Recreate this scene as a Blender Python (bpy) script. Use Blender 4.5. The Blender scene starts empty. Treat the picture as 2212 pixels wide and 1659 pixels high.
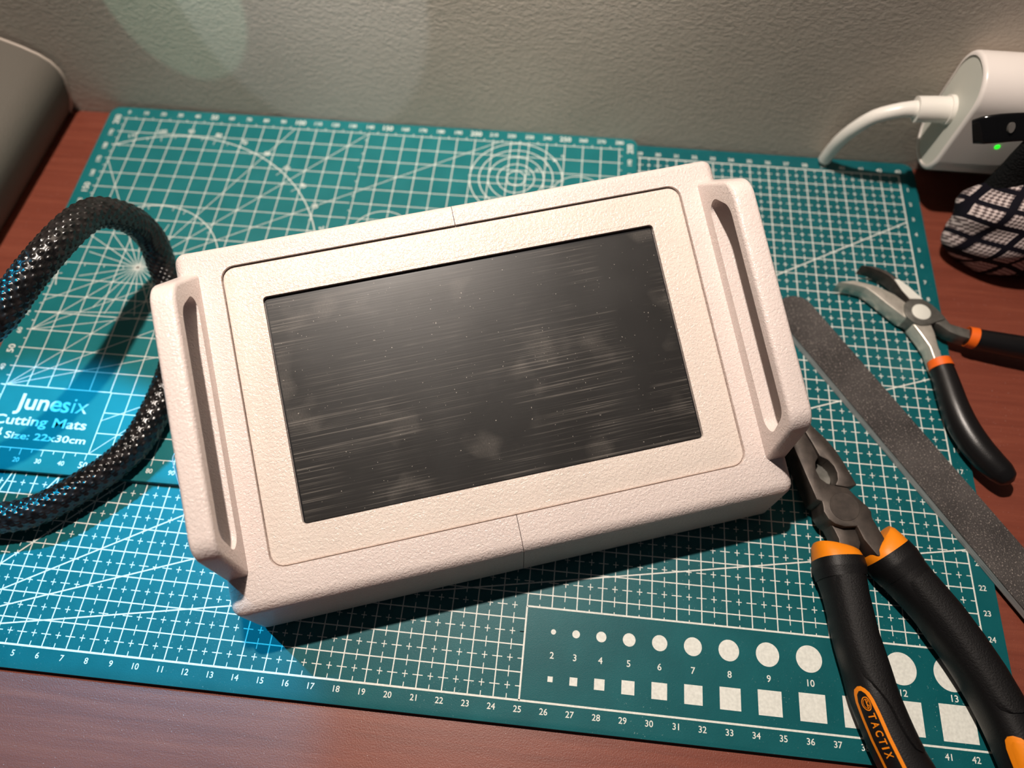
import bpy, bmesh, math, random
from mathutils import Vector, Matrix
random.seed(7)
S = 0.01                                   # every length below is written in centimetres
scene = bpy.context.scene
col = scene.collection

# ------------------------------------------------------------------ camera
cam_d = bpy.data.cameras.new('camera')
cam = bpy.data.objects.new('camera', cam_d); col.objects.link(cam)
cam_d.sensor_fit = 'HORIZONTAL'; cam_d.sensor_width = 36.0
cam_d.lens = 1531.58 / 2212 * 36.0
X = Vector((0.99484095, 0.10122058, -0.00677276))
Y = -Vector((0.08771499, -0.89180016, -0.44384519))
Z = -Vector((-0.05096622, 0.4409613, -0.89607788))
cam.matrix_world = Matrix(((X.x, Y.x, Z.x, .25060 * 1), (X.y, Y.y, Z.y, -.01198), (X.z, Y.z, Z.z, .29663), (0, 0, 0, 1)))
cam_d.clip_start = 0.01
cam_d.dof.use_dof = True
cam_d.dof.focus_distance = 0.268
cam_d.dof.aperture_fstop = 6.0
scene.camera = cam

# ------------------------------------------------------------------ world and lights
world = bpy.data.worlds.new('world'); scene.world = world; world.use_nodes = True
world.node_tree.nodes['Background'].inputs[0].default_value = (0.62, 0.60, 0.66, 1)
world.node_tree.nodes['Background'].inputs[1].default_value = 0.05

def lamp(name, kind, loc, energy, color, radius=1.0, target=None, angle=40, blend=.3):
    d = bpy.data.lights.new(name, kind); d.energy = energy; d.color = color
    if kind in ('POINT', 'SPOT'): d.shadow_soft_size = radius * S
    if kind == 'SPOT': d.spot_size = math.radians(angle); d.spot_blend = blend
    o = bpy.data.objects.new(name, d); col.objects.link(o); o.location = Vector(loc) * S
    if target is not None:
        o.rotation_euler = (Vector(target) - Vector(loc)).to_track_quat('-Z', 'Y').to_euler()
    return o
KEY = lamp('desk_lamp_light', 'SPOT', (14.5, 22, 66), 21.0, (1.0, .88, .78), 1.0, (24, 12, 0), 110, .6)
BLUE = lamp('blue_lamp_light', 'SPOT', (-20, 25, 49), 25.0, (.0, .56, 1.0), .6, (3.9, .7, 0), 22.5, .3)
WASH = lamp('wall_wash_light', 'SPOT', (16, 20, 40), 5.6, (1.0, .95, .86), 3.0, (17, 29.0, 30), 84, 1.0)
TEAL = lamp('teal_patch_light', 'SPOT', (6, 15, 22), .42, (.45, 1.0, .80), .1, (5.2, 29.0, 8.4), 21, .12)
PALE = lamp('pale_patch_light', 'SPOT', (11, 14, 24), .45, (.72, .88, 1.0), .1, (11.5, 29.0, 10.4), 34, .12)

scene.view_settings.view_transform = 'Standard'
scene.view_settings.look = 'None'
scene.view_settings.exposure = 0.0
scene.view_settings.gamma = 1.0
scene.view_settings.use_curve_mapping = False

# ------------------------------------------------------------------ material helpers
def srgb(r, g, b):
    f = lambda c: (c / 255 / 12.92) if c / 255 <= .04045 else ((c / 255 + .055) / 1.055) ** 2.4
    return (f(r), f(g), f(b), 1)

class M:
    def __init__(s, name, color=(.5, .5, .5, 1), rough=.5, metal=0, spec=.5):
        s.m = bpy.data.materials.new(name); s.m.use_nodes = True
        s.n = s.m.node_tree.nodes; s.l = s.m.node_tree.links
        s.b = s.n['Principled BSDF']
        s.b.inputs['Base Color'].default_value = color
        s.b.inputs['Roughness'].default_value = rough
        s.b.inputs['Metallic'].default_value = metal
        s.b.inputs['Specular IOR Level'].default_value = spec
    def add(s, t, **k):
        n = s.n.new(t)
        for a, v in k.items():
            if a in n.inputs.keys(): n.inputs[a].default_value = v
            else: setattr(n, a, v)
        return n
    def coord(s, scale=(1, 1, 1), rot=(0, 0, 0), out='Object'):
        t = s.add('ShaderNodeTexCoord'); m = s.add('ShaderNodeMapping')
        m.inputs['Scale'].default_value = scale; m.inputs['Rotation'].default_value = rot
        s.l.new(t.outputs[out], m.inputs['Vector']); return m.outputs[0]
    def noise(s, scale, detail=2, rough=.5, vec=None, dist=0):
        n = s.add('ShaderNodeTexNoise'); n.inputs['Scale'].default_value = scale
        n.inputs['Detail'].default_value = detail; n.inputs['Roughness'].default_value = rough
        n.inputs['Distortion'].default_value = dist
        s.l.new(vec if vec is not None else s.coord(), n.inputs['Vector']); return n.outputs['Fac']
    def voro(s, scale, vec=None, feature='F1'):
        n = s.add('ShaderNodeTexVoronoi'); n.feature = feature; n.inputs['Scale'].default_value = scale
        s.l.new(vec if vec is not None else s.coord(), n.inputs['Vector']); return n.outputs['Distance']
    def ramp(s, fac, stops):
        r = s.add('ShaderNodeValToRGB'); e = r.color_ramp.elements
        while len(e) < len(stops): e.new(.5)
        for q, (p, c) in zip(e, stops):
            q.position = p; q.color = c if len(c) == 4 else (*c, 1)
        s.l.new(fac, r.inputs[0]); return r.outputs[0]
    def mix(s, fac, a, b, mode='MIX'):
        m = s.add('ShaderNodeMix', data_type='RGBA', blend_type=mode)
        for i, v in ((0, fac), (6, a), (7, b)):
            if hasattr(v, 'is_linked'): s.l.new(v, m.inputs[i])
            else: m.inputs[i].default_value = v
        return m.outputs[2]
    def math(s, op, a, b=None):
        m = s.add('ShaderNodeMath', operation=op)
        for i, v in ((0, a), (1, b)):
            if v is None: continue
            if hasattr(v, 'is_linked'): s.l.new(v, m.inputs[i])
            else: m.inputs[i].default_value = v
        return m.outputs[0]
    def bump(s, h, dist=.0003, strength=1, prev=None):
        b = s.add('ShaderNodeBump'); b.inputs['Distance'].default_value = dist; b.inputs['Strength'].default_value = strength
        s.l.new(h, b.inputs['Height'])
        if prev is not None: s.l.new(prev, b.inputs['Normal'])
        s.l.new(b.outputs[0], s.b.inputs['Normal']); return b.outputs[0]
    def color(s, c): s.l.new(c, s.b.inputs['Base Color'])
    def roughness(s, c): s.l.new(c, s.b.inputs['Roughness'])

G = lambda v: (v, v, v, 1)
# desk: reddish brown wood veneer, grain along x
wood = M('wood_veneer', rough=.42)
v = wood.coord((9, 190, 60)); n1 = wood.noise(1.6, 6, .62, v, .5)
v2 = wood.coord((60, 1500, 300)); n2 = wood.noise(1.0, 3, .6, v2)
c = wood.ramp(n1, [(.25, srgb(114, 57, 43)), (.5, srgb(128, 66, 50)), (.78, srgb(143, 78, 59))])
c = wood.mix(wood.math('MULTIPLY', n2, .45), c, srgb(108, 52, 40), 'MIX')
dust = wood.ramp(wood.noise(1900, 1, .5), [(.74, G(0)), (.80, G(1))])
c = wood.mix(wood.math('MULTIPLY', dust, .5), c, srgb(210, 190, 185))
wood.color(c); wood.bump(wood.noise(1700, 3, .7), .00012, .8)
# wall: rough painted plaster
plaster = M('wall_plaster', rough=.85, spec=.25)
a = plaster.noise(430, 6, .6, plaster.coord((1, 1, 1.4)), .15)
plaster.color(plaster.ramp(plaster.noise(9, 3), [(.3, srgb(176, 166, 154)), (.7, srgb(192, 182, 170))]))
plaster.bump(a, .0008, .65)
# cutting mats
def mat_material(name, base, dusty):
    m = M(name, rough=.46, spec=.45)
    c = m.ramp(m.noise(60, 4), [(.3, srgb(*[max(0, q - 5) for q in base])), (.7, srgb(*[q + 5 for q in base]))])
    d1 = m.ramp(m.noise(1500, 1, .4), [(.735, G(0)), (.77, G(1))])
    d2 = m.ramp(m.noise(14, 2), [(.45, G(0)), (.7, G(1))])
    f = m.math('MULTIPLY', m.math('MULTIPLY', d1, d2), dusty)
    m.color(m.mix(f, c, srgb(150, 180, 178)))
    m.bump(m.noise(3200, 2, .6), .00006, .8)
    return m.m
mat_big = mat_material('cutting_mat_green', (8, 92, 98), .8)
mat_small = mat_material('small_mat_green', (18, 108, 112), .5)
ink = M('white_print', rough=.5)
ink.color(ink.ramp(ink.noise(900, 2), [(.3, srgb(214, 216, 208)), (.7, srgb(232, 234, 226))])); ink = ink.m
edge_black = M('mat_black_edge', srgb(10, 22, 24), .6).m
# white printed plastic
def printed(name, scale, dist, rough, base=(226, 212, 206)):
    m = M(name, rough=rough, spec=.5)
    n = m.noise(scale, 2, .6, m.coord(), .6)
    m.color(m.ramp(m.noise(40, 2), [(.3, srgb(*base)), (.7, srgb(*[min(255, q + 5) for q in base]))]))
    m.bump(n, dist, .9)
    m.b.inputs['Subsurface Weight'].default_value = .08
    m.b.inputs['Subsurface Radius'].default_value = (.004, .003, .0025)
    m.b.inputs['Subsurface Scale'].default_value = .3
    return m.m
housing_m = printed('white_printed_plastic', 1050, .00042, .27)
panel_m = printed('white_textured_panel', 950, .00042, .26, (228, 215, 205))
handle_m = printed('white_printed_handle', 1050, .00034, .30)
# screen glass with wipe marks and finger marks
scr = M('dusty_screen_glass', rough=.25, spec=.5)
st = scr.noise(1, 5, .72, scr.coord((9, 1250, 1), (0, 0, .05)), .1)
pat = scr.noise(22, 3, .55)
streak = scr.math('MULTIPLY', scr.ramp(st, [(.52, G(0)), (.66, G(1))]), scr.ramp(pat, [(.40, G(0)), (.60, G(1))]))
pr = scr.ramp(scr.noise(48, 2, .5), [(.60, G(0)), (.72, G(1))])
ridge = scr.noise(1, 1, .5, scr.coord((2600, 900, 1), (0, 0, .6)))
pr2 = scr.math('MULTIPLY', pr, scr.math('ADD', scr.math('MULTIPLY', ridge, .6), .1))
speck = scr.ramp(scr.noise(1500, 0), [(.84, G(0)), (.86, G(1))])
f = scr.math('ADD', scr.math('MULTIPLY', streak, .26), scr.math('MULTIPLY', pr2, .16))
f = scr.math('ADD', f, scr.math('MULTIPLY', speck, .5))
scr.color(scr.mix(f, srgb(30, 29, 28), srgb(200, 192, 182)))
scr.roughness(scr.math('ADD', scr.math('MULTIPLY', scr.noise(35, 4), .2), .30))
scr.bump(scr.noise(1, 2, .5, scr.coord((40, 1500, 1), (0, 0, .04))), .00002, .5)
scr = scr.m
gap_m = M('dark_gap', srgb(40, 36, 38), .7).m
bezel_dark = M('screen_black_border', srgb(16, 16, 18), .35).m
# braided sleeve
braid = M('black_braided_sleeve', srgb(17, 16, 17), .27, 0, .6)
braid.color(braid.ramp(braid.noise(260, 1), [(.4, srgb(12, 12, 13)), (.65, srgb(34, 30, 30))])); braid = braid.m
# metals and rubbers
def metal(name, c1, c2, rough, sc=300):
    m = M(name, rough=rough, metal=.6)
    m.color(m.ramp(m.noise(sc, 3), [(.3, srgb(*c1)), (.7, srgb(*c2))]))
    m.bump(m.noise(1600, 2), .00004, .6)
    return m.m
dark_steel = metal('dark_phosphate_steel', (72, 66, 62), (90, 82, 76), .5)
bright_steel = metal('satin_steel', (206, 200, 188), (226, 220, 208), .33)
shade_steel = metal('shaded_satin_steel', (104, 104, 98), (128, 126, 120), .42)  # greyer copy of the satin steel, shade put into its colour
glint_m = M('painted_glint_steel', srgb(236, 236, 226), .3, .15).m  # near-white, barely metallic colour paints the lamp's reflection on steel
rubber = M('black_rubber', srgb(15, 14, 15), .5, 0, .35); rubber.bump(rubber.noise(1800, 2, .6), .00012, .7); rubber = rubber.m
rubber_pad = M('black_grained_rubber', srgb(14, 13, 14), .55, 0, .3); rubber_pad.bump(rubber_pad.noise(1500, 3, .7), .0003, .8); rubber_pad = rubber_pad.m
orange = M('orange_rubber', srgb(242, 138, 18), .45, 0, .4); orange.bump(orange.noise(900, 2), .00008, .5); orange = orange.m
orange_dip = M('orange_dipped_plastic', srgb(240, 104, 24), .45).m
dip = M('black_dipped_plastic', srgb(20, 19, 20), .33, 0, .5); dip.bump(dip.noise(2400, 2), .00006, .7); dip = dip.m
# emery board
grit = M('black_emery_grit', rough=.5, spec=.5)
g = grit.noise(1500, 3, .75)
grit.color(grit.mix(grit.ramp(grit.noise(1500, 2, .7), [(.60, G(0)), (.68, G(1))]),
                    grit.ramp(grit.noise(45, 4), [(.35, srgb(48, 44, 43)), (.7, srgb(80, 75, 73))]), srgb(170, 160, 152)))  # pale noise flecks paint the glints of the grit
grit.bump(g, .0006, .9); grit = grit.m
core = M('grey_foam_core', srgb(160, 164, 164), .6)
core.color(core.ramp(core.noise(1, 2, .5, core.coord((60, 60, 2600))), [(.3, srgb(150, 152, 152)), (.7, srgb(204, 206, 206))])); core = core.m
# white appliance plastic, cable, grey box
abs_white = M('glossy_white_plastic', srgb(226, 218, 212), .3).m
abs_face = M('matt_white_plastic', srgb(196, 196, 186), .5).m
cable_white = M('white_cable_plastic', srgb(232, 228, 220), .35).m
led = M('green_indicator', srgb(30, 255, 30), .4)
led.b.inputs['Emission Color'].default_value = (.02, 1, .02, 1); led.b.inputs['Emission Strength'].default_value = 1.2; led = led.m
box_m = M('grey_textured_plastic', srgb(92, 87, 79), .75)
box_m.bump(box_m.noise(900, 3, .6), .0003, .6); box_m = box_m.m
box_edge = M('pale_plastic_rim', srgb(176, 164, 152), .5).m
gloss_black = M('gloss_black_plastic', srgb(10, 10, 11), .12, 0, .6).m
webbing = M('black_webbing', srgb(9, 9, 10), .8, 0, .2); webbing.bump(webbing.voro(900), .0006, .8); webbing = webbing.m
# plaid cloth: white squares between dark bands, woven relief (UV in cm)
plaid = M('black_white_plaid_cloth', rough=.85, spec=.15)
uvn = plaid.coord((1, 1, 1), out='UV')
sep = plaid.add('ShaderNodeSeparateXYZ'); plaid.l.new(uvn, sep.inputs[0])
def band(o, p, w):
    a = plaid.math('MODULO', plaid.math('ADD', o, 50.0), p)
    return plaid.math('LESS_THAN', a, w)
bb = plaid.math('MAXIMUM', band(sep.outputs[0], 1.15, .30), band(sep.outputs[1], .95, .26))
we = plaid.noise(1, 0, .5, plaid.coord((9, 9, 1), out='UV'))
chk = plaid.add('ShaderNodeTexChecker'); chk.inputs['Scale'].default_value = 8.0; plaid.l.new(plaid.coord((1, 1, 1), (0, 0, .78), out='UV'), chk.inputs['Vector'])
cw = plaid.mix(chk.outputs['Fac'], srgb(205, 190, 186), srgb(96, 84, 84))
plaid.color(plaid.mix(bb, cw, srgb(14, 12, 22))); plaid.bump(chk.outputs['Fac'], .0004, .7); plaid = plaid.m
strand_m = M('clear_filament', srgb(225, 230, 240), .2)
strand_m.b.inputs['Transmission Weight'].default_value = .5; strand_m = strand_m.m

# ------------------------------------------------------------------ object helpers
ORG = {}
def tag(o, label=None, cat=None, group=None, kind=None):
    if label: o['label'] = label
    if cat: o['category'] = cat
    if group: o['group'] = group
    if kind: o['kind'] = kind
    return o
def thing(name, label, cat, base, rz=0, group=None):
    o = bpy.data.objects.new(name, None); col.objects.link(o); o.empty_display_size = .01
    o.location = Vector(base) * S; o.rotation_euler = (0, 0, rz)
    ORG[o.name] = Vector(base) if rz == 0 else Vector((0, 0, 0))
    return tag(o, label, cat, group)
def finish(bm, name, mats, parent=None, sharp=35, smooth=True):
    bmesh.ops.remove_doubles(bm, verts=bm.verts, dist=1e-5)
    bmesh.ops.recalc_face_normals(bm, faces=bm.faces)
    for f_ in bm.faces: f_.smooth = smooth
    if smooth:
        for e in bm.edges:
            if len(e.link_faces) == 2 and e.calc_face_angle(0) > math.radians(sharp): e.smooth = False
    off = ORG.get(parent.name, Vector((0, 0, 0))) if parent else Vector((0, 0, 0))
    for v_ in bm.verts: v_.co = (v_.co - off) * S
    me = bpy.data.meshes.new(name); bm.to_mesh(me); bm.free()
    for m_ in (mats if isinstance(mats, (list, tuple)) else [mats]): me.materials.append(m_)
    o = bpy.data.objects.new(name, me); col.objects.link(o)
    if parent: o.parent = parent; ORG[o.name] = off
    return o
def prism_bm(poly, z0, z1, bm=None, axis='z'):
    bm = bm or bmesh.new()
    def P(a, b, h):
        return (a, b, h) if axis == 'z' else ((h, a, b) if axis == 'x' else (a, h, b))
    lo = [bm.verts.new(P(a, b, z0)) for a, b in poly]; hi = [bm.verts.new(P(a, b, z1)) for a, b in poly]
    bm.faces.new(lo[::-1]); bm.faces.new(hi); n = len(poly)
    for i in range(n): bm.faces.new((lo[i], lo[(i + 1) % n], hi[(i + 1) % n], hi[i]))
    return bm
def bevel(bm, off, seg=3, cond=None, ang=25):
    bmesh.ops.recalc_face_normals(bm, faces=bm.faces); bm.normal_update()
    es = [e for e in bm.edges if len(e.link_faces) == 2 and e.calc_face_angle(0) > math.radians(ang) and (cond is None or cond(e))]
    bmesh.ops.bevel(bm, geom=es, offset=off, segments=seg, affect='EDGES', profile=.5, clamp_overlap=True)
    return bm
def rrect(x0, y0, x1, y1, r, n=6):
    out = []
    for cx, cy, a0 in ((x1 - r, y1 - r, 0), (x0 + r, y1 - r, 90), (x0 + r, y0 + r, 180), (x1 - r, y0 + r, 270)):
        for k in range(n + 1):
            a = math.radians(a0 + 90 * k / n); out.append((cx + r * math.cos(a), cy + r * math.sin(a)))
    return out
def round_poly(poly, r, n=4):
    out = []; N = len(poly)
    for i in range(N):
        p = Vector(poly[i]); a = Vector(poly[i - 1]) - p; b = Vector(poly[(i + 1) % N]) - p
        q = min(r, a.length * .45, b.length * .45)
        s_, e_ = p + a.normalized() * q, p + b.normalized() * q
        for k in range(n + 1):
            t = k / n; out.append(tuple((1 - t) ** 2 * s_ + 2 * t * (1 - t) * p + t * t * e_))
    return out
def catmull(pts, n=8):
    P = [Vector(p) for p in pts]; P = [2 * P[0] - P[1]] + P + [2 * P[-1] - P[-2]]; out = []
    for i in range(1, len(P) - 2):
        for k in range(n):
            t = k / n
            out.append(.5 * ((2 * P[i]) + (-P[i - 1] + P[i + 1]) * t + (2 * P[i - 1] - 5 * P[i] + 4 * P[i + 1] - P[i + 2]) * t * t + (-P[i - 1] + 3 * P[i] - 3 * P[i + 1] + P[i + 2]) * t ** 3))
    out.append(P[-2]); return out
def sweep_bm(path, w, h, seg=20, up=Vector((0, 0, 1)), n=2.0, caps=True, bm=None, bump=None, round_end=0):
    """tube along path; w = half width across, h = half height; lists are interpolated along the path"""
    bm = bm or bmesh.new(); N = len(path)
    fw = lambda L, t: (L if not isinstance(L, (list, tuple)) else (lambda q: L[int(q)] * (1 - (q - int(q))) + L[min(int(q) + 1, len(L) - 1)] * (q - int(q)))(t * (len(L) - 1)))
    rings = []; dist = 0
    uv = bm.loops.layers.uv.verify()
    for i, p in enumerate(path):
        t = (path[min(i + 1, N - 1)] - path[max(i - 1, 0)]).normalized()
        side = t.cross(up).normalized(); u2 = side.cross(t).normalized()
        if i: dist += (p - path[i - 1]).length
        ww, hh = fw(w, i / (N - 1)), fw(h, i / (N - 1)); ring = []
        for k in range(seg):
            a = 2 * math.pi * k / seg; ca, sa = math.cos(a), math.sin(a)
            x = math.copysign(abs(ca) ** (2 / n), ca); z = math.copysign(abs(sa) ** (2 / n), sa)
            s_ = 1 + (bump(a, dist) if bump else 0)
            ring.append(bm.verts.new(p + side * (x * ww * s_) + u2 * (z * hh * s_)))
        rings.append(ring)
    for a, b in zip(rings[:-1], rings[1:]):
        for k in range(seg): bm.faces.new((a[k], a[(k + 1) % seg], b[(k + 1) % seg], b[k]))
    if caps: bm.faces.new(rings[0][::-1]); bm.faces.new(rings[-1])
    return bm
def boolean(o, cutters, op='DIFFERENCE'):
    for c_ in cutters:
        md = o.modifiers.new('b', 'BOOLEAN'); md.object = c_; md.operation = op; md.solver = 'EXACT'
    bpy.context.view_layer.update()
    dg = bpy.context.evaluated_depsgraph_get(); me = bpy.data.meshes.new_from_object(o.evaluated_get(dg))
    o.modifiers.clear(); old = o.data; nm = old.name; o.data = me; bpy.data.meshes.remove(old); me.name = nm
    for c_ in cutters: bpy.data.objects.remove(c_)
    b = bmesh.new(); b.from_mesh(me)
    for f_ in b.faces: f_.smooth = True
    for e in b.edges:
        e.smooth = not (len(e.link_faces) == 2 and e.calc_face_angle(0) > math.radians(32))
    b.to_mesh(me); b.free()
    return o
_txt = {}
def text_geo(s_, bold=0.0, shear=0.0):
    key = (s_, bold, shear)
    if key in _txt: return _txt[key]
    cu = bpy.data.curves.new('t', 'FONT'); cu.body = s_; cu.size = 1; cu.align_x = 'LEFT'; cu.align_y = 'BOTTOM_BASELINE'
    cu.offset = bold; cu.shear = shear; cu.resolution_u = 3
    o = bpy.data.objects.new('t', cu); col.objects.link(o); bpy.context.view_layer.update()
    me = bpy.data.meshes.new_from_object(o.evaluated_get(bpy.context.evaluated_depsgraph_get()))
    vs = [tuple(v_.co[:2]) for v_ in me.vertices]; fs = [tuple(p.vertices) for p in me.polygons]
    bpy.data.objects.remove(o); bpy.data.curves.remove(cu); bpy.data.meshes.remove(me)
    _txt[key] = (vs, fs); return vs, fs
def put_text(bm, s_, x, y, z, cap, rot=0, center=True, bold=.0, xs=1.0, shear=0.0, mapf=None, width=None):
    """flat lettering; cap = capital height; centred on (x, y) or starting at baseline-left"""
    vs, fs = text_geo(s_, bold, shear); x0 = min(v_[0] for v_ in vs); x1 = max(v_[0] for v_ in vs)
    k = cap / .729; ky = k
    kx = k * xs if width is None else width / (x1 - x0)
    c_, sn = math.cos(rot), math.sin(rot); new = []
    for a, b in vs:
        px = (a - (x0 + x1) / 2) * kx if center else (a - x0) * kx
        py = (b - .3645) * ky if center else b * ky
        q = (x + px * c_ - py * sn, y + px * sn + py * c_)
        new.append(bm.verts.new(mapf(*q) if mapf else (q[0], q[1], z)))
    for f_ in fs:
        try: bm.faces.new([new[i] for i in f_])
        except ValueError: pass
def flat_line(bm, a, b, w, z, mapf=None):
    a = Vector(a); b = Vector(b); d = (b - a).normalized(); n = Vector((-d.y, d.x)) * w / 2
    bm.faces.new([bm.verts.new((p.x, p.y, z)) for p in (a - n, b - n, b + n, a + n)])
def flat_poly(bm, pts, z): bm.faces.new([bm.verts.new((x, y, z)) for x, y in pts])
def ring_bm(bm, cx, cy, r, w, z, a0=0, a1=360, n=72):
    k = max(3, int(n * abs(a1 - a0) / 360)); I = []; O = []
    for i in range(k + 1):
        a = math.radians(a0 + (a1 - a0) * i / k)
        I.append(bm.verts.new((cx + (r - w / 2) * math.cos(a), cy + (r - w / 2) * math.sin(a), z)))
        O.append(bm.verts.new((cx + (r + w / 2) * math.cos(a), cy + (r + w / 2) * math.sin(a), z)))
    for i in range(k): bm.faces.new((I[i], O[i], O[i + 1], I[i + 1]))
def printf(bm, name, parent, mat=ink, base=None):
    for f_ in bm.faces:
        f_.normal_update()
        if f_.normal.z < 0: f_.normal_flip()
    off = ORG[parent.name]
    for v_ in bm.verts: v_.co = (v_.co - off) * S
    me = bpy.data.meshes.new(name); bm.to_mesh(me); bm.free(); me.materials.append(mat)
    o = bpy.data.objects.new(name, me); col.objects.link(o); o.parent = parent; ORG[o.name] = off
    return o

# ------------------------------------------------------------------ setting
ZD = -.30                                    # desk top; the big mat lies on it, its face at z = 0
wl = finish(prism_bm([(-60, 29), (110, 29), (110, 33), (-60, 33)], -78, 110), 'wall_back', plaster.m); tag(wl, kind='structure')
fl = finish(prism_bm([(-60, -120), (110, -120), (110, 29), (-60, 29)], -80, -78), 'floor', M('dark_floor', srgb(70, 62, 58), .6).m); tag(fl, kind='structure')
desk = thing('desk', 'reddish brown wood veneer desk under the green cutting mats', 'desk', (25, -5, -78))
finish(bevel(prism_bm([(-50, -42), (100, -42), (100, 28.95), (-50, 28.95)], ZD - 2.5, ZD), .15, 2), 'desk_top', wood.m, desk)
for lx in (-46, 96):
    for ly in (-38, 25):
        finish(bevel(prism_bm([(lx - 2.5, ly - 2.5), (lx + 2.5, ly - 2.5), (lx + 2.5, ly + 2.5), (lx - 2.5, ly + 2.5)], -78, ZD - 2.5), .2, 2), 'leg', wood.m, desk)

# ------------------------------------------------------------------ large cutting mat (43 x 28 cm grid)
bigmat = thing('cutting_mat', 'large green cutting mat with centimetre grid, lying under the smaller mat', 'cutting mat', (21, 14, ZD))
finish(bevel(prism_bm(rrect(-1.0, -.87, 43.88, 28.93, .6), ZD, 0), .03, 2), 'mat_sheet', mat_big, bigmat)
ZP = .006
b = bmesh.new(); lw = .046
PX = 25; PY = 3.5
for i in range(0, 44):
    if i <= PX: flat_line(b, (i, 0), (i, 28), lw, ZP)
    else: flat_line(b, (i, PY), (i, 28), lw, ZP)
for j in range(1, 29): flat_line(b, (0, j), (PX if j < PY else 43, j), lw, ZP + .0004)
flat_line(b, (-.03, 0), (43.03, 0), .075, ZP + .0008); flat_line(b, (0, 28), (43, 28), .06, ZP + .0008)
flat_line(b, (PX, PY), (43, PY), .07, ZP + .0008); flat_line(b, (PX, 0), (PX, PY), .07, ZP + .0008)
flat_line(b, (43, 0), (43, 28), .06, ZP + .0012)
printf(b, 'grid_lines', bigmat)
b = bmesh.new(); hw = .034
for j in range(0, 28):
    for i in range(0, 43):
        inp = i >= PX and j + .5 < PY + .2
        if inp: continue
        x, y = i + .5, j + .5
        flat_line(b, (x - .11, y), (x + .11, y), hw, ZP); flat_line(b, (x, y - .13), (x, y + .13), hw, ZP + .0004)
        flat_line(b, (max(i - .2, 0), y), (i + .2, y), hw, ZP + .0003)
        if j > 0: flat_line(b, (x, j - .2), (x, j + .2), hw, ZP + .0003)
    if j >= PY: flat_line(b, (42.8, j + .5), (43, j + .5), hw, ZP)
for i in range(0, 43):
    if i < PX: flat_line(b, (i + .5, 0), (i + .5, .2), hw, ZP)
    else: flat_line(b, (i + .5, PY), (i + .5, PY + .1), hw, ZP)
    flat_line(b, (i + .5, 28), (i + .5, 27.8), hw, ZP)
for i in range(25): flat_line(b, (PX - .2, min(i, 2) + .5), (PX, min(i, 2) + .5), hw, ZP + .0003)
printf(b, 'half_centimetre_marks', bigmat)
b = bmesh.new()
for a in (10, 20, 30, 45, 60, 75):
    t = math.tan(math.radians(a)); e = (43, 43 * t) if 43 * t < 28 else (28 / t, 28)
    flat_line(b, (0, 0), e, .055, ZP + .0016)
printf(b, 'angle_lines', bigmat)
b = bmesh.new()
for i in range(1, 43): put_text(b, str(i), i - .04, -.30, ZP, .235, bold=.012)
for i in range(1, 44): put_text(b, str(i), i, 28.31, ZP, .235, bold=.012)
for j in range(1, 28): put_text(b, str(j), 43.36, 28 - j + .06, ZP, .225, bold=.012)
printf(b, 'ruler_numbers', bigmat)
cx = 26.13; CX = []
for k in range(2, 14):
    CX.append((k, cx)); cx += .9 + (k - 2) * .1
b = bmesh.new()
for k, x in CX:
    r = k / 20; flat_poly(b, [(x + r * math.cos(t * math.pi / 24), 2.61 + r * math.sin(t * math.pi / 24)) for t in range(48)], ZP)
printf(b, 'circle_samples', bigmat)
b = bmesh.new()
for k, x in CX:
    r = k / 20; flat_poly(b, [(x - r, .86 - r), (x + r, .86 - r), (x + r, .86 + r), (x - r, .86 + r)], ZP)
printf(b, 'square_samples', bigmat)
b = bmesh.new()
for k, x in CX: put_text(b, str(k), x, 1.74, ZP, .255, bold=.012)
printf(b, 'sample_numbers', bigmat)

# ------------------------------------------------------------------ small mat (28 x 20 cm grid) on top
ang = 0.01004; ox, oy = .0275, 7.9233
smallmat = thing('small_cutting_mat', 'small green cutting mat with millimetre rulers and protractor, on top of the large mat', 'cutting mat', (ox, oy, 0), 0)
smallmat.rotation_euler = (0, 0, ang); ORG[smallmat.name] = Vector((0, 0, 0))
T0 = .012; ZT = .30                          # it rests just over the print of the lower mat
finish(bevel(prism_bm(rrect(-1.12, -1.02, 29.0, 20.86, .55), T0, ZT), .03, 2), 'mat_sheet', mat_small, smallmat)
ZQ = ZT + .006
BX, BY = 5.06, 3.02                          # logo box
b = bmesh.new(); lw = .038
for i in range(0, 29): flat_line(b, (i, BY if i < BX and i > 0 else 0), (i, 20.12 if i % 1 == 0 else 20), lw, ZQ)
for j in range(0, 21): flat_line(b, (BX if 0 < j < BY else -.22, j), (28.2 if j else 28, j), lw, ZQ + .0004)
flat_line(b, (-.25, BY), (BX, BY), .04, ZQ + .0008); flat_line(b, (BX, 0), (BX, BY), .04, ZQ + .0008)
printf(b, 'grid_lines', smallmat)
b = bmesh.new(); hw = .034
for i in range(0, 57):
    x = i / 2; flat_line(b, (x, -.3 if i % 2 == 0 else -.16), (x, 0), hw, ZQ); 
    flat_line(b, (x, 20), (x, 20.16), hw, ZQ)
for j in range(0, 41):
    y = j / 2; flat_line(b, (-.17, y), (0, y), hw, ZQ); flat_line(b, (28, y), (28.17, y), hw, ZQ)
    flat_line(b, (13.85, y), (14.0, y), hw, ZQ + .0004)
for i in range(28): flat_line(b, (i + .25, 9.83), (i + .25, 9.96), hw, ZQ + .0004)
printf(b, 'ruler_ticks', smallmat)
b = bmesh.new()
C0 = (3.98, 9.97)
def raypt(c_, a, r): return (c_[0] + r * math.cos(math.radians(a)), c_[1] + r * math.sin(math.radians(a)))
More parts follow.
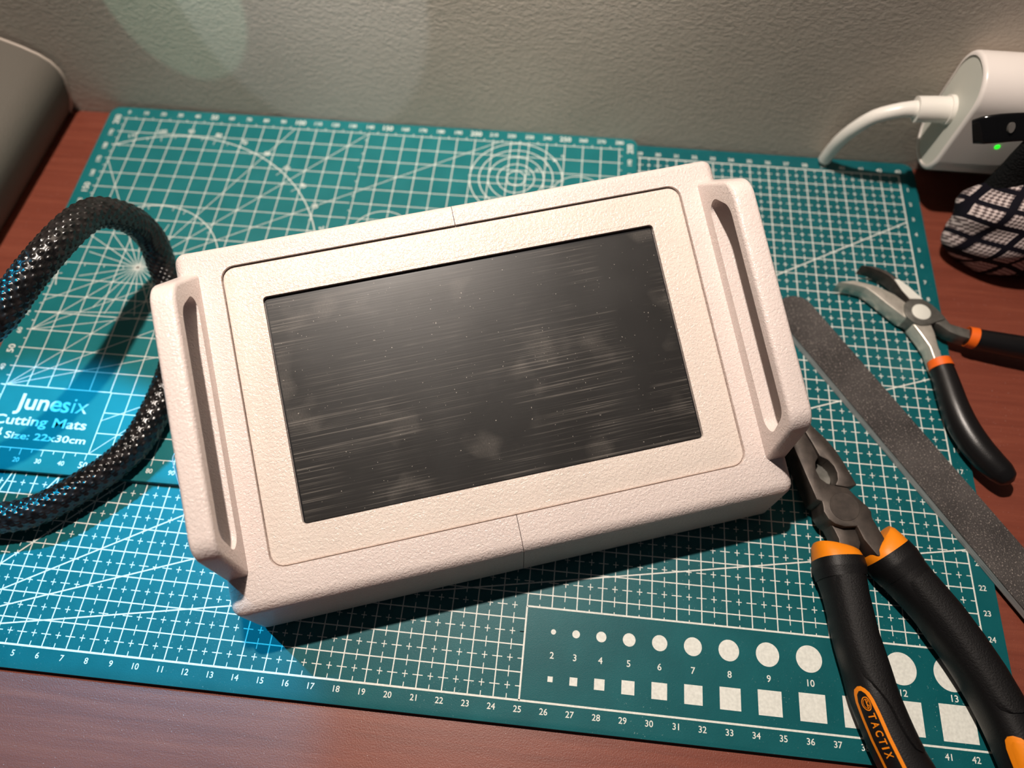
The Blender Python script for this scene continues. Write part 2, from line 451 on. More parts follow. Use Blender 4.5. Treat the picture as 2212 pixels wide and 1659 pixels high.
def ray_to_edge(c_, a, xmax=28, ymax=20):
    dx, dy = math.cos(math.radians(a)), math.sin(math.radians(a)); ts = []
    if dx > 1e-6: ts.append((xmax - c_[0]) / dx)
    if dx < -1e-6: ts.append((0 - c_[0]) / dx)
    if dy > 1e-6: ts.append((ymax - c_[1]) / dy)
    if dy < -1e-6: ts.append((0 - c_[1]) / dy)
    return raypt(c_, a, min(t for t in ts if t > 0))
for a in (15, 30, 45, 60, 120, 150, 210, 225): flat_line(b, C0, ray_to_edge(C0, a), .032, ZQ + .0012)
for a in (75, 105, 135, 165, 195, 240, 255, 285, 300, 315, 330, 345): flat_line(b, C0, raypt(C0, a, 2.9), .03, ZQ + .0012)
for c_, aa in (((0, 6), (12, 30)), ((0, 3), (17, 45, 30)), ((0, 7), (4,)), ((5.06, .0), (45,)), ((5.06, 1.6), (28,))):
    for a in aa: flat_line(b, c_, raypt(c_, a, 10), .028, ZQ + .0014)
printf(b, 'angle_lines', smallmat)
b = bmesh.new()
ring_bm(b, *C0, 8.96, .05, ZQ + .0018, -30, 117, 160)
ring_bm(b, *C0, 4.0, .045, ZQ + .0018, -30, 200, 120)
for a in range(0, 120, 5):
    L = .36 if a % 10 == 0 else .2; flat_line(b, raypt(C0, a, 8.96), raypt(C0, a, 8.96 - L), .028, ZQ + .002)
for a in range(0, 200, 10): flat_line(b, raypt(C0, a, 4), raypt(C0, a, 3.75), .028, ZQ + .002)
for r in (.5, 1, 1.5, 2, 2.5): ring_bm(b, 22.49, 17.44, r, .045, ZQ + .0018, n=64)
flat_line(b, (19.9, 17.44), (25.1, 17.44), .03, ZQ + .002); flat_line(b, (22.49, 14.9), (22.49, 20), .03, ZQ + .002)
ring_bm(b, 15.9, 13.0, 1.6, .04, ZQ + .0018); ring_bm(b, 25.87, 16.4, 1.45, .04, ZQ + .0018)
printf(b, 'protractor_arcs', smallmat)
b = bmesh.new()
for i in range(0, 29):
    big = i % 5 == 0 and i > 0
    put_text(b, str(i * 10), i, 20.5, ZQ, .34 if big else .25, bold=.012, xs=.92)
    if not (0 < i < 2): put_text(b, str(i * 10), i - .05 + (.05 if i > 3 else 0), -.52, ZQ, .30 if big else .22, bold=.012)
for j in range(1, 21):
    big = j % 5 == 0
    put_text(b, str(j * 10), -.55, j - .1, ZQ, .34 if big else .24, math.pi / 2, bold=.012)
    put_text(b, str(j * 10), 28.58, j + .08, ZQ, .34 if big else .24, math.pi / 2, bold=.012)
for a in range(0, 120, 10):
    p = raypt(C0, a, 9.35); put_text(b, str(a), p[0], p[1], ZQ, .27, math.radians(a - 90), bold=.012)
for k in range(1, 6): put_text(b, str(k * 10), 22.49 + k * .45 + .2, 17.44 + k * .36, ZQ, .16, bold=.012)
printf(b, 'ruler_numbers', smallmat)
b = bmesh.new()
put_text(b, 'June', .86, 1.86, ZQ, .80, rot=.012, center=False, bold=.018, width=2.16)
put_text(b, 's', 3.03, 1.86, ZQ, .80, rot=.012, center=False, bold=.014, width=.38)
put_text(b, 'ix', 3.52, 1.86, ZQ, .80, rot=.012, center=False, bold=-.004, width=.74)
put_text(b, 'Cutting Mats', .16, 1.10, ZQ, .46, center=False, bold=.016, width=4.34)
put_text(b, 'A4', .0 - .12, .40, ZQ, .52, center=False, bold=.016, width=.92)
put_text(b, 'Size: 22x30cm', .98, .43, ZQ, .33, center=False, bold=.016, width=3.74)
printf(b, 'maker_lettering', smallmat)

# ------------------------------------------------------------------ white handheld screen unit
TX, TY, TZ = 22.614, 11.171, 5.751; YAW = math.radians(18.5); TI = math.radians(19.58)
cT, sT = math.cos(TI), math.sin(TI)
dev = thing('screen_terminal', 'white printed wedge-shaped console with a dusty black screen and two side handles', 'display', (TX, TY, ZT + .01), YAW)
DZ = -(ZT + .01)
def fp(x, y, z): return Vector((x, y * cT - z * sT, TZ + DZ + y * sT + z * cT))      # front-plate coordinates to the unit's own
def tilt(bm):
    for v_ in bm.verts: v_.co = fp(*v_.co)
    return bm
XH = 10.75
def half(sgn):
    x0, x1 = (-XH, -.012) if sgn < 0 else (.012, XH)
    ft = fp(0, -7.03, 0); yb = 6.3
    zt = TZ + DZ + (yb / cT) * sT
    zf = TZ + DZ + (-6.6 / cT) * sT
    bm = prism_bm([(-6.6, 0), (yb, 0), (yb, zt), (-6.6, zf)], x0, x1, axis='x')
    out = x0 if sgn < 0 else x1
    def cond(e):
        a, c_ = e.verts[0].co, e.verts[1].co
        if a.z < .01 and c_.z < .01: return False
        if abs(a.x - out) > .01 and abs(c_.x - out) > .01: return False
        return True
    bevel(bm, .40, 5, cond)
    o = finish(bm, 'housing_half', housing_m, dev)
    cut = finish(tilt(prism_bm(rrect(-9.08, -5.68, 9.13, 5.74, .52), -.30, 2)), 'cut', housing_m, dev)
    return boolean(o, [cut])
half(-1); half(1)
# inset front panel with its screen opening
bm = tilt(bevel(prism_bm(rrect(-9.06, -5.66, 9.11, 5.72, .5), -.75, -.12), .08, 3, lambda e: max(e.verts[0].co.z, e.verts[1].co.z) > -.25 and abs(e.verts[0].co.z - e.verts[1].co.z) < .01))
pnl = finish(bm, 'front_panel', panel_m, dev)
c1 = finish(tilt(bevel(prism_bm(rrect(-7.72, -4.345, 7.72, 4.345, .16), -2, 1), .001, 1)), 'cut', panel_m, dev)
boolean(pnl, [c1])
lip = bmesh.new(); ro = rrect(-7.86, -4.485, 7.86, 4.485, .26); ri = rrect(-7.72, -4.345, 7.72, 4.345, .14)
vo = [lip.verts.new((x, y, -.113)) for x, y in ro]; vi = [lip.verts.new((x, y, -.24)) for x, y in ri]; vj = [lip.verts.new((x, y, -.297)) for x, y in ri]
for i in range(len(ro)):
    j = (i + 1) % len(ro); lip.faces.new((vo[i], vo[j], vi[j], vi[i])); lip.faces.new((vi[i], vi[j], vj[j], vj[i]))
finish(tilt(lip), 'screen_lip', panel_m, pnl)
finish(tilt(prism_bm(rrect(-7.71, -4.335, 7.71, 4.335, .13), -.62, -.285)), 'screen_border', bezel_dark, dev)
finish(tilt(prism_bm(rrect(-7.64, -4.30, 7.65, 4.2, .05), -.55, -.265)), 'screen_glass', scr, dev)
# side handles
for sgn in (-1, 1):
    prof = round_poly([(-5.9, -.45), (-5.9, 0), (-4.55, 2.82), (4.45, 2.82), (5.85, 0), (5.85, -.45)], .55, 5)
    prof = [p for p in prof]
    bm = prism_bm([(-5.9, -.45)] + round_poly([(-5.92, -.02), (-4.55, 2.82), (4.45, 2.82), (5.87, -.02)], .6, 6)[7:-7] + [(5.85, -.45)], 9.87, 10.74, axis='x')
    bevel(bm, .17, 4, lambda e: abs(e.verts[0].co.x - e.verts[1].co.x) < .01 and max(e.verts[0].co.z, e.verts[1].co.z) > .0, 40)
    slot = prism_bm(round_poly([(-4.35, .62), (-4.72, 1.1), (-4.1, 2.33), (3.75, 2.33), (4.52, 1.2), (4.3, .62)], .42, 4), 8, 12, axis='x')
    if sgn < 0:
        for m_ in (bm, slot):
            for v_ in m_.verts: v_.co.x *= -1
    o = finish(tilt(bm), 'side_handle', handle_m, dev)
    boolean(o, [finish(tilt(slot), 'cut', handle_m, dev)])

# ------------------------------------------------------------------ braided cable, one arc of sleeve
cable = thing('braided_cable', 'thick black braided cable looping beside the left handle of the white console', 'cable', (6.5, 17.2, ZT))
path = catmull([(-0.5, 4.1, 1.0), (1.4, 4.35, .97), (2.92, 4.68, .95), (4.0, 5.0, .95), (4.95, 5.6, .95), (5.85, 6.4, .95), (6.74, 7.3, .95), (7.4, 8.34, .98), (7.73, 9.52, 1.0), (7.9, 11.0, 1.0), (7.85, 12.8, 1.0), (7.35, 14.6, 1.05), (6.75, 16.0, 1.35), (6.35, 16.95, 2.1), (6.25, 17.5, 3.4),
                (6.05, 17.44, 4.8), (5.85, 16.8, 6.05), (5.68, 16.2, 6.65), (5.6, 15.2, 7.15), (5.42, 13.87, 7.45), (5.0, 12.59, 7.4), (4.54, 11.48, 7.15), (4.1, 10.6, 6.95), (3.0, 9.2, 6.8), (.5, 8.0, 6.6), (-3, 7.9, 6.4), (-7, 9, 6.2)], 44)
def weave(a, d):
    u = a * 12; w_ = d * math.pi / .21
    return .07 * max(0, math.cos(u) * math.cos(w_)) ** .8 - .015
finish(sweep_bm(path, .64, .64, 110, bump=weave), 'sleeve', braid, cable, sharp=180)

# ------------------------------------------------------------------ combination pliers
def zone(cl, hws, hz, zc, p=2.4):
    """top surface of a handle: (t, n) -> point, n in -1..1 across"""
    P = catmull([(a, b, zc if len(c_) == 0 else c_[0]) for a, b, *c_ in cl], 10)
    def f(t, n, lift=.0):
        q = min(max(t, 0), .9999) * (len(P) - 1); i = int(q); fr = q - i; p0 = P[i].lerp(P[i + 1], fr)
        d = (P[i + 1] - P[i]).normalized(); side = Vector((-d.y, d.x, 0)).normalized()
        w_ = hws[0] + (hws[1] - hws[0]) * t if len(hws) == 2 else hws[min(int(t * (len(hws) - 1)), len(hws) - 1)]
        h = hz * max(0, 1 - abs(n) ** p) ** (1 / p)
        return p0 + side * (n * w_) + Vector((0, 0, h + lift))
    return P, f
pl = thing('combination_pliers', 'black steel combination pliers with orange collars and long black rubber grips', 'pliers', (38, 3, 0))
ZH0, ZH1 = .45, 1.75
jawA = [(36.0, 12.95), (36.39, 11.82), (36.95, 11.24), (37.26, 10.83), (37.56, 10.28), (37.99, 9.34), (37.6, 9.2), (37.11, 9.25), (37.23, 9.50), (37.23, 9.8), (37.13, 10.08), (36.9, 10.33), (36.59, 10.46), (36.34, 11.01), (36.12, 11.44), (35.42, 12.93)]
jawA[0] = (35.75, 12.9)
jawB = [(35.38, 12.9), (36.08, 11.42), (36.31, 10.99), (36.53, 10.42), (36.39, 10.17), (36.38, 9.83), (36.52, 9.48), (36.77, 9.3), (37.09, 9.23), (37.6, 9.18), (37.9, 8.84), (38.31, 8.47), (38.44, 8.26), (38.43, 8.03), (38.59, 7.69), (38.83, 7.2), (38.75, 6.4), (38.45, 6.5), (38.0, 7.1), (37.8, 7.6), (37.31, 7.53), (36.95, 7.61), (36.7, 7.78), (36.54, 8.07), (36.53, 8.35), (36.51, 8.49), (36.3, 8.55), (36.17, 8.95), (35.95, 9.58), (35.72, 10.27), (35.6, 10.6), (35.35, 11.4), (34.98, 12.8)]
o = finish(bevel(prism_bm(jawB, ZH0, ZH1), .05, 2), 'jaw_and_tang', dark_steel, pl)
finish(bevel(prism_bm(jawA, ZH0, ZH1 - .004), .05, 2), 'jaw', dark_steel, pl)
finish(bevel(prism_bm([(36.75, 7.95), (36.86, 7.75), (37.01, 7.44), (37.15, 7.1), (37.15, 6.2), (37.75, 6.1), (38.0, 7.03), (37.84, 7.7), (37.6, 8.2)], ZH0, 1.45), .05, 2), 'tang', dark_steel, pl)
finish(bevel(prism_bm([(37.38 + .6 * math.cos(i * math.pi / 24), 8.36 + .6 * math.sin(i * math.pi / 24)) for i in range(48)], ZH0 - .02, ZH1 + .012), .02, 1), 'pivot_rivet', dark_steel, pl)
finish(bevel(prism_bm([(36.75 + .42 * math.cos(i * math.pi / 16) + .1, 9.85 + .62 * math.sin(i * math.pi / 16)) for i in range(32)], ZH0 + .05, ZH1 - .75), .02, 1), 'pipe_grip', shade_steel, pl)
HL = [(37.18, 6.35), (37.25, 5.75), (37.36, 5.0), (37.45, 4.2), (37.58, 3.3), (37.82, 2.3), (38.0, 1.4), (38.30, .45), (38.66, -.45), (39.15, -1.4), (39.5, -2.6), (39.8, -4.0), (39.9, -5.0)]
HR = [(39.15, 6.8), (39.6, 6.2), (40.12, 5.55), (40.68, 4.85), (41.16, 4.1), (41.62, 3.35), (42.02, 2.6), (42.36, 1.85), (42.66, 1.1), (42.92, .3), (43.16, -.6), (43.36, -1.7), (43.55, -3.2), (43.7, -4.6)]
for side_, H, dirn in (('left', HL, 1), ('right', HR, 1)):
    P, f = zone(H, (.80, .80), 1.0, 1.02)
    wr = [.88, .88, .80, .76, .77, .80, .81, .80, .81, .82, .80, .74, .5] if side_ == 'left' else [.88, .90, .84, .82, .82, .80, .78, .77, .77, .77, .77, .75, .7, .5]
    hr = [.98, 1.0, .95, .92, .95, 1.0, 1.0, .98, .98, .98, .95, .9, .6]
    g_ = finish(sweep_bm(P, wr, hr, 32, n=2.4), 'rubber_grip', rubber, pl, sharp=70)
    # thick collar ring and its orange top
    k = 13
    finish(sweep_bm([p.copy() for p in P[:k]], [.93, .96, .90], [1.03, 1.05, 1.0], 32, n=2.5), 'grip_collar', rubber, g_, sharp=50)
    d0 = (P[0] - P[3]).normalized(); s0 = Vector((d0.y, -d0.x, 0))
    bm = bmesh.new()
    pts = [P[0] + d0 * q for q in (-.05, .12, .30, .38)]
    sweep_bm(pts, [.91, .89, .85, .78], [.99, .95, .85, .72], 32, n=2.5, bm=bm)
    # the orange cap rises to a shoulder on the outer side
    sg = -1 if side_ == 'left' else 1
    for v_ in bm.verts:
        r_ = (v_.co - P[0]); lat = r_.dot(s0); al = r_.dot(d0)
        if al > .05: v_.co += d0 * (.20 * max(-.75, min(1.2, lat * sg)) + .10) * (al / .38) * (1.25 if side_ == 'left' else 1.6)
    finish(bm, 'orange_collar', orange, g_, sharp=40)
    # raised grained pad
    def pad(tn, lift, mat, nm, par, sub=10):
        bm = bmesh.new(); rows = []
        for t, n0, n1 in tn:
            rows.append([bm.verts.new(f(t, n0 + (n1 - n0) * q / sub, lift * (1 if 0 < q < sub else -.5))) for q in range(sub + 1)])
        for a, c_ in zip(rows[:-1], rows[1:]):
            for q in range(sub): bm.faces.new((a[q], a[q + 1], c_[q + 1], c_[q]))
        return finish(bm, nm, mat, par)
    if side_ == 'left':
        pad([(.10, -.80, .80), (.14, -.84, .84), (.22, -.85, .86), (.32, -.84, .88), (.40, -.80, .88), (.44, -.70, .88), (.47, -.45, .88), (.50, -.22, .88), (.53, -.05, .88), (.57, .02, .88), (.60, .07, .88), (.63, .14, .88), (.655, .25, .85), (.665, .4, .82), (.67, .5, .76)], .065, rubber_pad, 'grip_pad', g_)
        P2, f2 = zone(H, (.86, .86), 1.06, 1.02)
        def strip(rows, mat, nm, par, fn, lift=0, sub=6):
            bm = bmesh.new(); R_ = [[bm.verts.new(fn(t, a + (c_ - a) * q / sub, lift)) for q in range(sub + 1)] for t, a, c_ in rows]
            for a, c_ in zip(R_[:-1], R_[1:]):
                for q in range(sub): bm.faces.new((a[q], a[q + 1], c_[q + 1], c_[q]))
            return finish(bm, nm, mat, par)
        rows = [(.466, -.88, -.80), (.474, -.95, -.70), (.486, -.97, -.60), (.506, -.98, -.53), (.546, -.98, -.48), (.606, -.98, -.47), (.686, -.98, -.47), (.766, -.98, -.48), (.806, -.95, -.55), (.816, -.88, -.7)]
        lab = strip(rows, orange, 'orange_surround', g_, f2, .0)
        rows2 = [(.479, -.88, -.82), (.488, -.93, -.73), (.506, -.95, -.66), (.546, -.95, -.61), (.606, -.95, -.60), (.686, -.95, -.60), (.766, -.95, -.61), (.801, -.92, -.7)]
        strip(rows2, rubber, 'name_plate', lab, f2, .016, 12)
        def onplate(x, y): return f2(x, y, .055)
        bm = bmesh.new()
        for q, (ch, t) in enumerate(zip('TACTIX', (.546, .568, .591, .613, .630, .648))):
            # local letter drawn in (t, n): advance along t, tops towards +n
            vs, fs = text_geo(ch, .02); x0 = min(v_[0] for v_ in vs); x1 = max(v_[0] for v_ in vs)
            wd = .005 if ch == 'I' else .016
            nv = [bm.verts.new(onplate(t + ((a - x0) / (x1 - x0) - .5) * wd, -.87 + c_ / .729 * .19)) for a, c_ in vs]
            for f_ in fs:
                try: bm.faces.new([nv[i] for i in f_])
                except ValueError: pass
        # round emblem: ring with a forked stroke
        def em(t, n): return onplate(.513 + t, -.80 + n)
        NN = 28
        for r0, r1 in ((.0155, .0185), (.0115, .013)):
            a_ = [bm.verts.new(em(r0 * math.cos(2 * math.pi * i / NN), 6.0 * r0 * math.sin(2 * math.pi * i / NN))) for i in range(NN)]
            c_ = [bm.verts.new(em(r1 * math.cos(2 * math.pi * i / NN), 6.0 * r1 * math.sin(2 * math.pi * i / NN))) for i in range(NN)]
            for i in range(NN): bm.faces.new((a_[i], c_[i], c_[(i + 1) % NN], a_[(i + 1) % NN]))
        for s1, e1 in (((-.011, 0), (.011, 0)), ((0, 0), (-.008, .05)), ((0, 0), (.008, .05))):
            bm.faces.new([bm.verts.new(em(s1[0], s1[1] - .008)), bm.verts.new(em(e1[0], e1[1] - .008)), bm.verts.new(em(e1[0], e1[1] + .012)), bm.verts.new(em(s1[0], s1[1] + .012))])
        finish(bm, 'maker_name', orange, lab, smooth=False)
    else:
        pad([(.12, -.72, .84), (.16, -.80, .88), (.26, -.82, .9), (.36, -.82, .9), (.46, -.80, .9), (.54, -.74, .88), (.575, -.6, .86), (.59, -.4, .84), (.597, 0, .8), (.595, .3, .76)], .065, rubber_pad, 'grip_pad', g_)
        P2, f2 = zone(H, (.82, .82), 1.05, 1.02)
        bm = bmesh.new(); rows = [(.655, -.80, -.66), (.665, -.88, -.45), (.69, -.92, -.2), (.72, -.93, -.08), (.78, -.93, -.05), (.84, -.9, -.1), (.86, -.8, -.3)]
        R_ = [[bm.verts.new(f2(t, a + (c_ - a) * q / 8, .0)) for q in range(9)] for t, a, c_ in rows]
        for a, c_ in zip(R_[:-1], R_[1:]):
            for q in range(8): bm.faces.new((a[q], a[q + 1], c_[q + 1], c_[q]))
        lab = finish(bm, 'orange_surround', orange, g_)
        bm = bmesh.new(); rows = [(.672, -.74, -.62), (.685, -.82, -.42), (.71, -.84, -.28), (.78, -.84, -.2), (.83, -.8, -.3)]
        R_ = [[bm.verts.new(f2(t, a + (c_ - a) * q / 8, .04 if 0 < q < 8 else .0)) for q in range(9)] for t, a, c_ in rows]
        for a, c_ in zip(R_[:-1], R_[1:]):
            for q in range(8): bm.faces.new((a[q], a[q + 1], c_[q + 1], c_[q]))
        finish(bm, 'orange_inlay', orange, lab)

# ------------------------------------------------------------------ bent nose pliers
np_ = thing('bent_nose_pliers', 'small open bent nose pliers with black dipped handles and orange bands', 'pliers', (42.2, 18.5, 0))
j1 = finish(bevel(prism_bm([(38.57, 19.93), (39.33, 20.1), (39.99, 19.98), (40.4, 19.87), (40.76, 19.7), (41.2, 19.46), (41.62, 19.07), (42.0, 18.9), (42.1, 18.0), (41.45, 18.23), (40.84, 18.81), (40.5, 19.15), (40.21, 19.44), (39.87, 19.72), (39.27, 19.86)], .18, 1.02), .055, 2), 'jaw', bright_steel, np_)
j2 = finish(bevel(prism_bm([(39.8, 21.07), (40.43, 21.06), (40.98, 20.85), (41.29, 20.63), (41.5, 20.41), (41.96, 20.02), (42.52, 19.32), (42.6, 18.9), (41.9, 18.8), (41.85, 19.26), (41.55, 19.75), (41.29, 20.3), (41.13, 20.53), (40.83, 20.74), (40.32, 20.95)], .2, 1.0), .05, 2), 'jaw', dark_steel, np_)  # upper jaw in the dark steel, its shade put into the colour
finish(bevel(prism_bm([(41.3, 20.36), (41.5, 20.39), (41.94, 19.99), (42.5, 19.32), (41.88, 19.28), (41.58, 19.75)], .9, 1.02), .02, 1), 'jaw_lit_top', glint_m, np_)  # thin pale plate added to paint the lit top of the upper jaw
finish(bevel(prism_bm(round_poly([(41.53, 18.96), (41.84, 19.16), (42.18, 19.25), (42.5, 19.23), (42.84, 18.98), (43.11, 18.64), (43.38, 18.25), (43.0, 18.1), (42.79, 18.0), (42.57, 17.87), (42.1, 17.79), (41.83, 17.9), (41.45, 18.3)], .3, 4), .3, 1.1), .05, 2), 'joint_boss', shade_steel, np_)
finish(bevel(prism_bm([(42.24 + .43 * math.cos(i * math.pi / 20), 18.5 + .43 * math.sin(i * math.pi / 20)) for i in range(40)], 1.05, 1.15), .03, 2), 'pivot_rivet', glint_m, np_)
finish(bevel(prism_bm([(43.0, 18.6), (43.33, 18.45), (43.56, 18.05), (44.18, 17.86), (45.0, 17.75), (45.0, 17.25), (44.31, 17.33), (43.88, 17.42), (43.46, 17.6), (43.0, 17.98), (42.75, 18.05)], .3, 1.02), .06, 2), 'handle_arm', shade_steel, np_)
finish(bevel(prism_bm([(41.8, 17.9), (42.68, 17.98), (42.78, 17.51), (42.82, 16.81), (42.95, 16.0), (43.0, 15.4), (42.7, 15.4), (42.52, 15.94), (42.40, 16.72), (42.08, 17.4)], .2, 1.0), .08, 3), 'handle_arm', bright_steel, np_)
h1 = catmull([(44.35, 17.6, .74), (45.0, 17.47, .74), (46.0, 17.33, .74), (47.2, 17.15, .74), (48.6, 16.7, .74), (50, 15.8, .74), (51, 14.8, .74)], 8)
finish(sweep_bm(h1, [.45, .49, .53, .56, .56, .52, .4], [.46, .5, .54, .56, .56, .5, .4], 24), 'dipped_handle', dip, np_, sharp=60)
finish(sweep_bm(h1[:6], [.47, .51], [.485, .52], 24), 'orange_band', orange_dip, np_, sharp=60)
h2 = catmull([(42.86, 16.15, .72), (42.98, 15.5, .72), (43.08, 14.7, .72), (43.2, 13.8, .72), (43.42, 12.9, .72), (43.78, 12.05, .72), (44.2, 11.4, .72), (44.6, 10.92, .72), (44.85, 10.62, .72), (44.97, 10.48, .72)], 8)
finish(sweep_bm(h2, [.48, .51, .55, .58, .61, .62, .60, .55, .42, .15], [.48, .52, .56, .6, .62, .62, .60, .54, .4, .15], 24), 'dipped_handle', dip, np_, sharp=60)
finish(sweep_bm(h2[:6], [.50, .535], [.51, .545], 24), 'orange_band', orange_dip, np_, sharp=60)

# ------------------------------------------------------------------ emery board
em_ = thing('emery_board', 'grey-black gritty emery board with rounded end, between the two pliers', 'nail file', (40.5, 12.5, 0))
du, dn = Vector((.567, -.824)), Vector((.824, .567))
def sn_pt(s_, n_): p = du * s_ + dn * n_; return (p.x, p.y)
n0, n1 = 39.68, 41.52; mid, rr = (n0 + n1) / 2, (n1 - n0) / 2
outline = [sn_pt(4.72 + rr - rr * math.sin(a), mid - rr * math.cos(a)) for a in [math.pi * k / 18 for k in range(19)]] + [sn_pt(22.5 + rr * .98 * math.sin(a), mid + rr * math.cos(a)) for a in [math.pi * k / 18 for k in range(19)]]
sh = [(Vector(p) - Vector(sn_pt(13, mid))) for p in outline]
finish(prism_bm(outline, .03, .40), 'foam_core', core, em_)
finish(prism_bm(outline, .40, .46), 'grit_face', grit, em_)
finish(prism_bm(outline, .008, .03), 'grit_back', grit, em_)

# ------------------------------------------------------------------ white charger on the wall, its plug and cable
ch = thing('power_adapter', 'large white oval-ended power adapter held against the wall at the right', 'adapter', (48, 27.35, 2.1))
sec = rrect(25.72, 2.02, 28.97, 7.95, 1.5, 12)
sec = [(y + (z - 4.7) * .0, z) for y, z in sec]; sec = [(min(y, 28.985), z) for y, z in sec]
bm = prism_bm(sec, 42.86, 62, axis='x'); bevel(bm, .16, 3, lambda e: abs(e.verts[0].co.x - e.verts[1].co.x) < .01)
body = finish(bm, 'adapter_body', abs_white, ch)
sec2 = [(27.38 + (y - 27.38) * .88, 4.98 + (z - 4.98) * .93) for y, z in sec]
rec = finish(prism_bm(sec2, 40, 42.96, axis='x'), 'cut', abs_white, ch); boolean(body, [rec])
finish(prism_bm([(27.38 + (y - 27.38) * .875, 4.98 + (z - 4.98) * .925) for y, z in sec], 42.93, 42.98, axis='x'), 'end_plate', abs_face, ch)
finish(prism_bm([(26.19, 7.5), (26.21, 7.52), (26.23, 7.50), (26.21, 7.48)], 43.2, 61, axis='x'), 'seam_line', gap_m, ch)
def disc_y(cx_, cz_, r, y0, y1): return prism_bm([(cx_ + r * math.cos(i * math.pi / 8), cz_ + r * math.sin(i * math.pi / 8)) for i in range(16)], y0, y1, axis='y')
finish(disc_y(45.05, 4.62, .11, 25.68, 25.8), 'indicator_light', led, ch)
pc = thing('charger_cable', 'white charging cable with round plug arching from the adapter down behind the mat', 'cable', (38.6, 28.5, 0))
finish(sweep_bm([Vector((43.0, 27.4, 5.11)), Vector((42.14, 27.4, 5.07)), Vector((41.37, 27.4, 5.0))], .60, .60, 28), 'plug', cable_white, pc, sharp=50)
finish(sweep_bm([Vector((43.02, 27.4, 5.11)), Vector((42.75, 27.4, 5.1))], .68, .68, 28), 'plug_flange', cable_white, pc, sharp=50)
finish(sweep_bm(catmull([(41.5, 27.4, 5.0), (41.1, 27.4, 4.98), (40.53, 27.4, 4.82), (39.78, 27.5, 4.32), (39.3, 27.7, 3.41), (39.04, 28.0, 2.32), (38.98, 28.3, 1.2), (38.98, 28.5, .36)], 8), [.42, .36, .34, .34, .34, .34], [.42, .36, .34, .34, .34, .34], 20), 'cord', cable_white, pc, sharp=60)

# ------------------------------------------------------------------ grey box at the left against the wall
bx = thing('grey_box', 'grey textured plastic box with rounded side, against the wall on the left', 'box', (-8, 22, ZD))
prof = [(-18, ZD), (-4.3, ZD), (-4.1, -.2), (-3.75, .4), (-3.45, .97), (-3.2, 1.7), (-3.02, 2.3), (-3.02, 2.8), (-3.2, 3.3), (-3.6, 3.72), (-4.3, 4.15), (-5.19, 4.57), (-7, 5.2), (-10, 5.9), (-18, 6.6)]
def skew(bm):
    for v_ in bm.verts: v_.co.x += (v_.co.y - 28.8) * .045
    return bm
bm = prism_bm(prof, 10, 28.75, axis='y')
finish(skew(bevel(bm, .28, 3, lambda e: abs(e.verts[0].co.y - e.verts[1].co.y) < .01 and max(e.verts[0].co.z, e.verts[1].co.z) > .1)), 'box_shell', box_m, bx, sharp=40)
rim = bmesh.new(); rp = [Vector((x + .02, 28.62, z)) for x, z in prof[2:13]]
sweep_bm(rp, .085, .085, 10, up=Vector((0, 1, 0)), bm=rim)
finish(skew(rim), 'edge_rim', box_edge, bx, sharp=70)

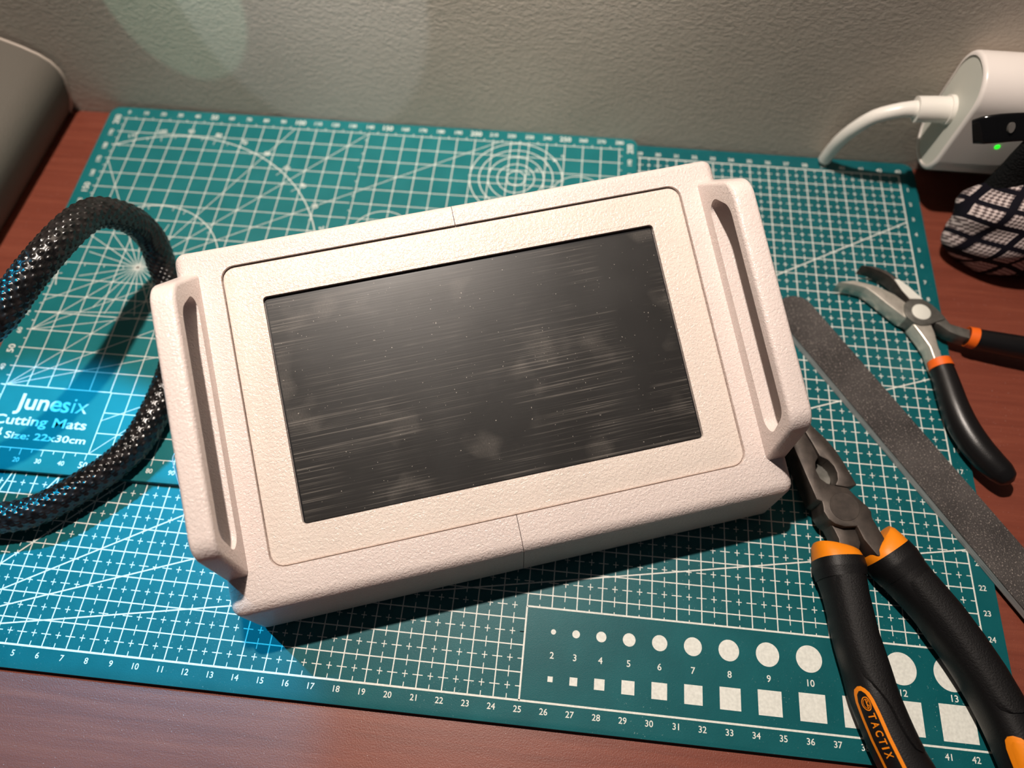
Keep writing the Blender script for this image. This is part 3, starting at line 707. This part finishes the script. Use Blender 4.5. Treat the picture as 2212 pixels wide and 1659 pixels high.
# ------------------------------------------------------------------ plaid pouch with black clip
pouch = thing('plaid_pouch', 'small black and white plaid drawstring pouch at the right edge, by the adapter', 'pouch', (48.2, 24.9, ZD))
def blob(cx_, cy_, cz_, rx, ry, rz, seed, amp, nu=72, nv=44):
    rnd = random.Random(seed); K = [(rnd.randint(2, 7), rnd.randint(1, 4), rnd.random() * 6.28, rnd.uniform(.4, 1)) for _ in range(7)]
    bm = bmesh.new(); uv = bm.loops.layers.uv.new('UVMap'); rows = []
    for j in range(nv + 1):
        ph = math.pi * j / nv; row = []
        for i in range(nu):
            th = 2 * math.pi * i / nu
            d = 1 + amp * sum(w_ * math.sin(a * th + c_ * ph * 2 + q) for a, c_, q, w_ in K) / 3 * math.sin(ph) ** .6
            z = cz_ + rz * math.cos(ph) * (1 if ph < 1.5708 else 1)
            sp = math.sin(ph) ** .8
            row.append(bm.verts.new((cx_ + rx * d * sp * math.cos(th), cy_ + ry * d * sp * math.sin(th), max(ZD + .02, z))))
        rows.append(row)
    for a, (r0, r1) in enumerate(zip(rows[:-1], rows[1:])):
        for i in range(nu):
            k_ = (i + 1) % nu; fc = bm.faces.new((r0[i], r1[i], r1[k_], r0[k_]))
            for lp, (uu, vv) in zip(fc.loops, ((i, a), (i, a + 1), (i + 1, a + 1), (i + 1, a))):
                th = 2 * math.pi * uu / nu
                q_ = lp.vert.co; u_ = q_.x + .12 * math.sin(q_.y * 1.7); v_ = q_.y * .85 + q_.z * .9 + .15 * math.sin(q_.x * 1.3)
                lp[uv].uv = (.93 * u_ - .36 * v_, .36 * u_ + .93 * v_)
    return bm
def keep(bm, name, mat, parent):
    off = ORG[parent.name]
    bmesh.ops.recalc_face_normals(bm, faces=bm.faces)
    for f_ in bm.faces: f_.smooth = True
    for v_ in bm.verts: v_.co = (v_.co - off) * S
    me = bpy.data.meshes.new(name); bm.to_mesh(me); bm.free(); me.materials.append(mat)
    o = bpy.data.objects.new(name, me); col.objects.link(o); o.parent = parent; ORG[o.name] = off; return o
pb = blob(47.6, 23.5, 2.0, 3.7, 2.1, 2.9, 5, .09)
keep(pb, 'cloth_bag', plaid, pouch)
finish(sweep_bm(catmull([(45.9, 24.0, 3.0), (45.7, 24.05, 4.0), (45.6, 24.1, 5.0), (45.7, 24.15, 6.2)], 8), [1.5, 1.05, .85, .9], [1.0, .8, .6, .5], 28, up=Vector((0, 1, 0))), 'cinched_neck', webbing, pouch)
finish(sweep_bm(catmull([(42.95, 24.9, 6.15), (43.25, 24.75, 6.42), (43.75, 24.7, 6.6), (44.5, 24.7, 6.75), (46, 24.7, 6.95), (49, 24.7, 7.1)], 8), [.52, .60, .62, .60, .56, .5], [.13, .15, .16, .16, .16, .16], 20, n=5, up=Vector((0, -.73, .68))), 'spring_clip', gloss_black, pouch, sharp=50)
finish(sweep_bm([Vector((44.1, 24.62, 6.76)), Vector((44.1, 24.48, 6.89))], .22, .13, 20, up=Vector((1, 0, 0))), 'clip_stud', metal('dull_stud', (120, 116, 112), (130, 126, 122), .5), pouch)

# ------------------------------------------------------------------ loose filament hair by the console
st_ = thing('filament_strand', 'thin clear plastic filament strand curling out under the left handle', 'strand', (9.6, 6.6, 0))
finish(sweep_bm(catmull([(10.9, 5.3, .25), (10.1, 6.3, .45), (9.5, 7.3, .75), (9.2, 8.0, .9), (9.45, 8.3, .9), (9.9, 8.2, .8), (10.2, 7.7, .6)], 10), .022, .022, 6), 'strand', strand_m, st_)
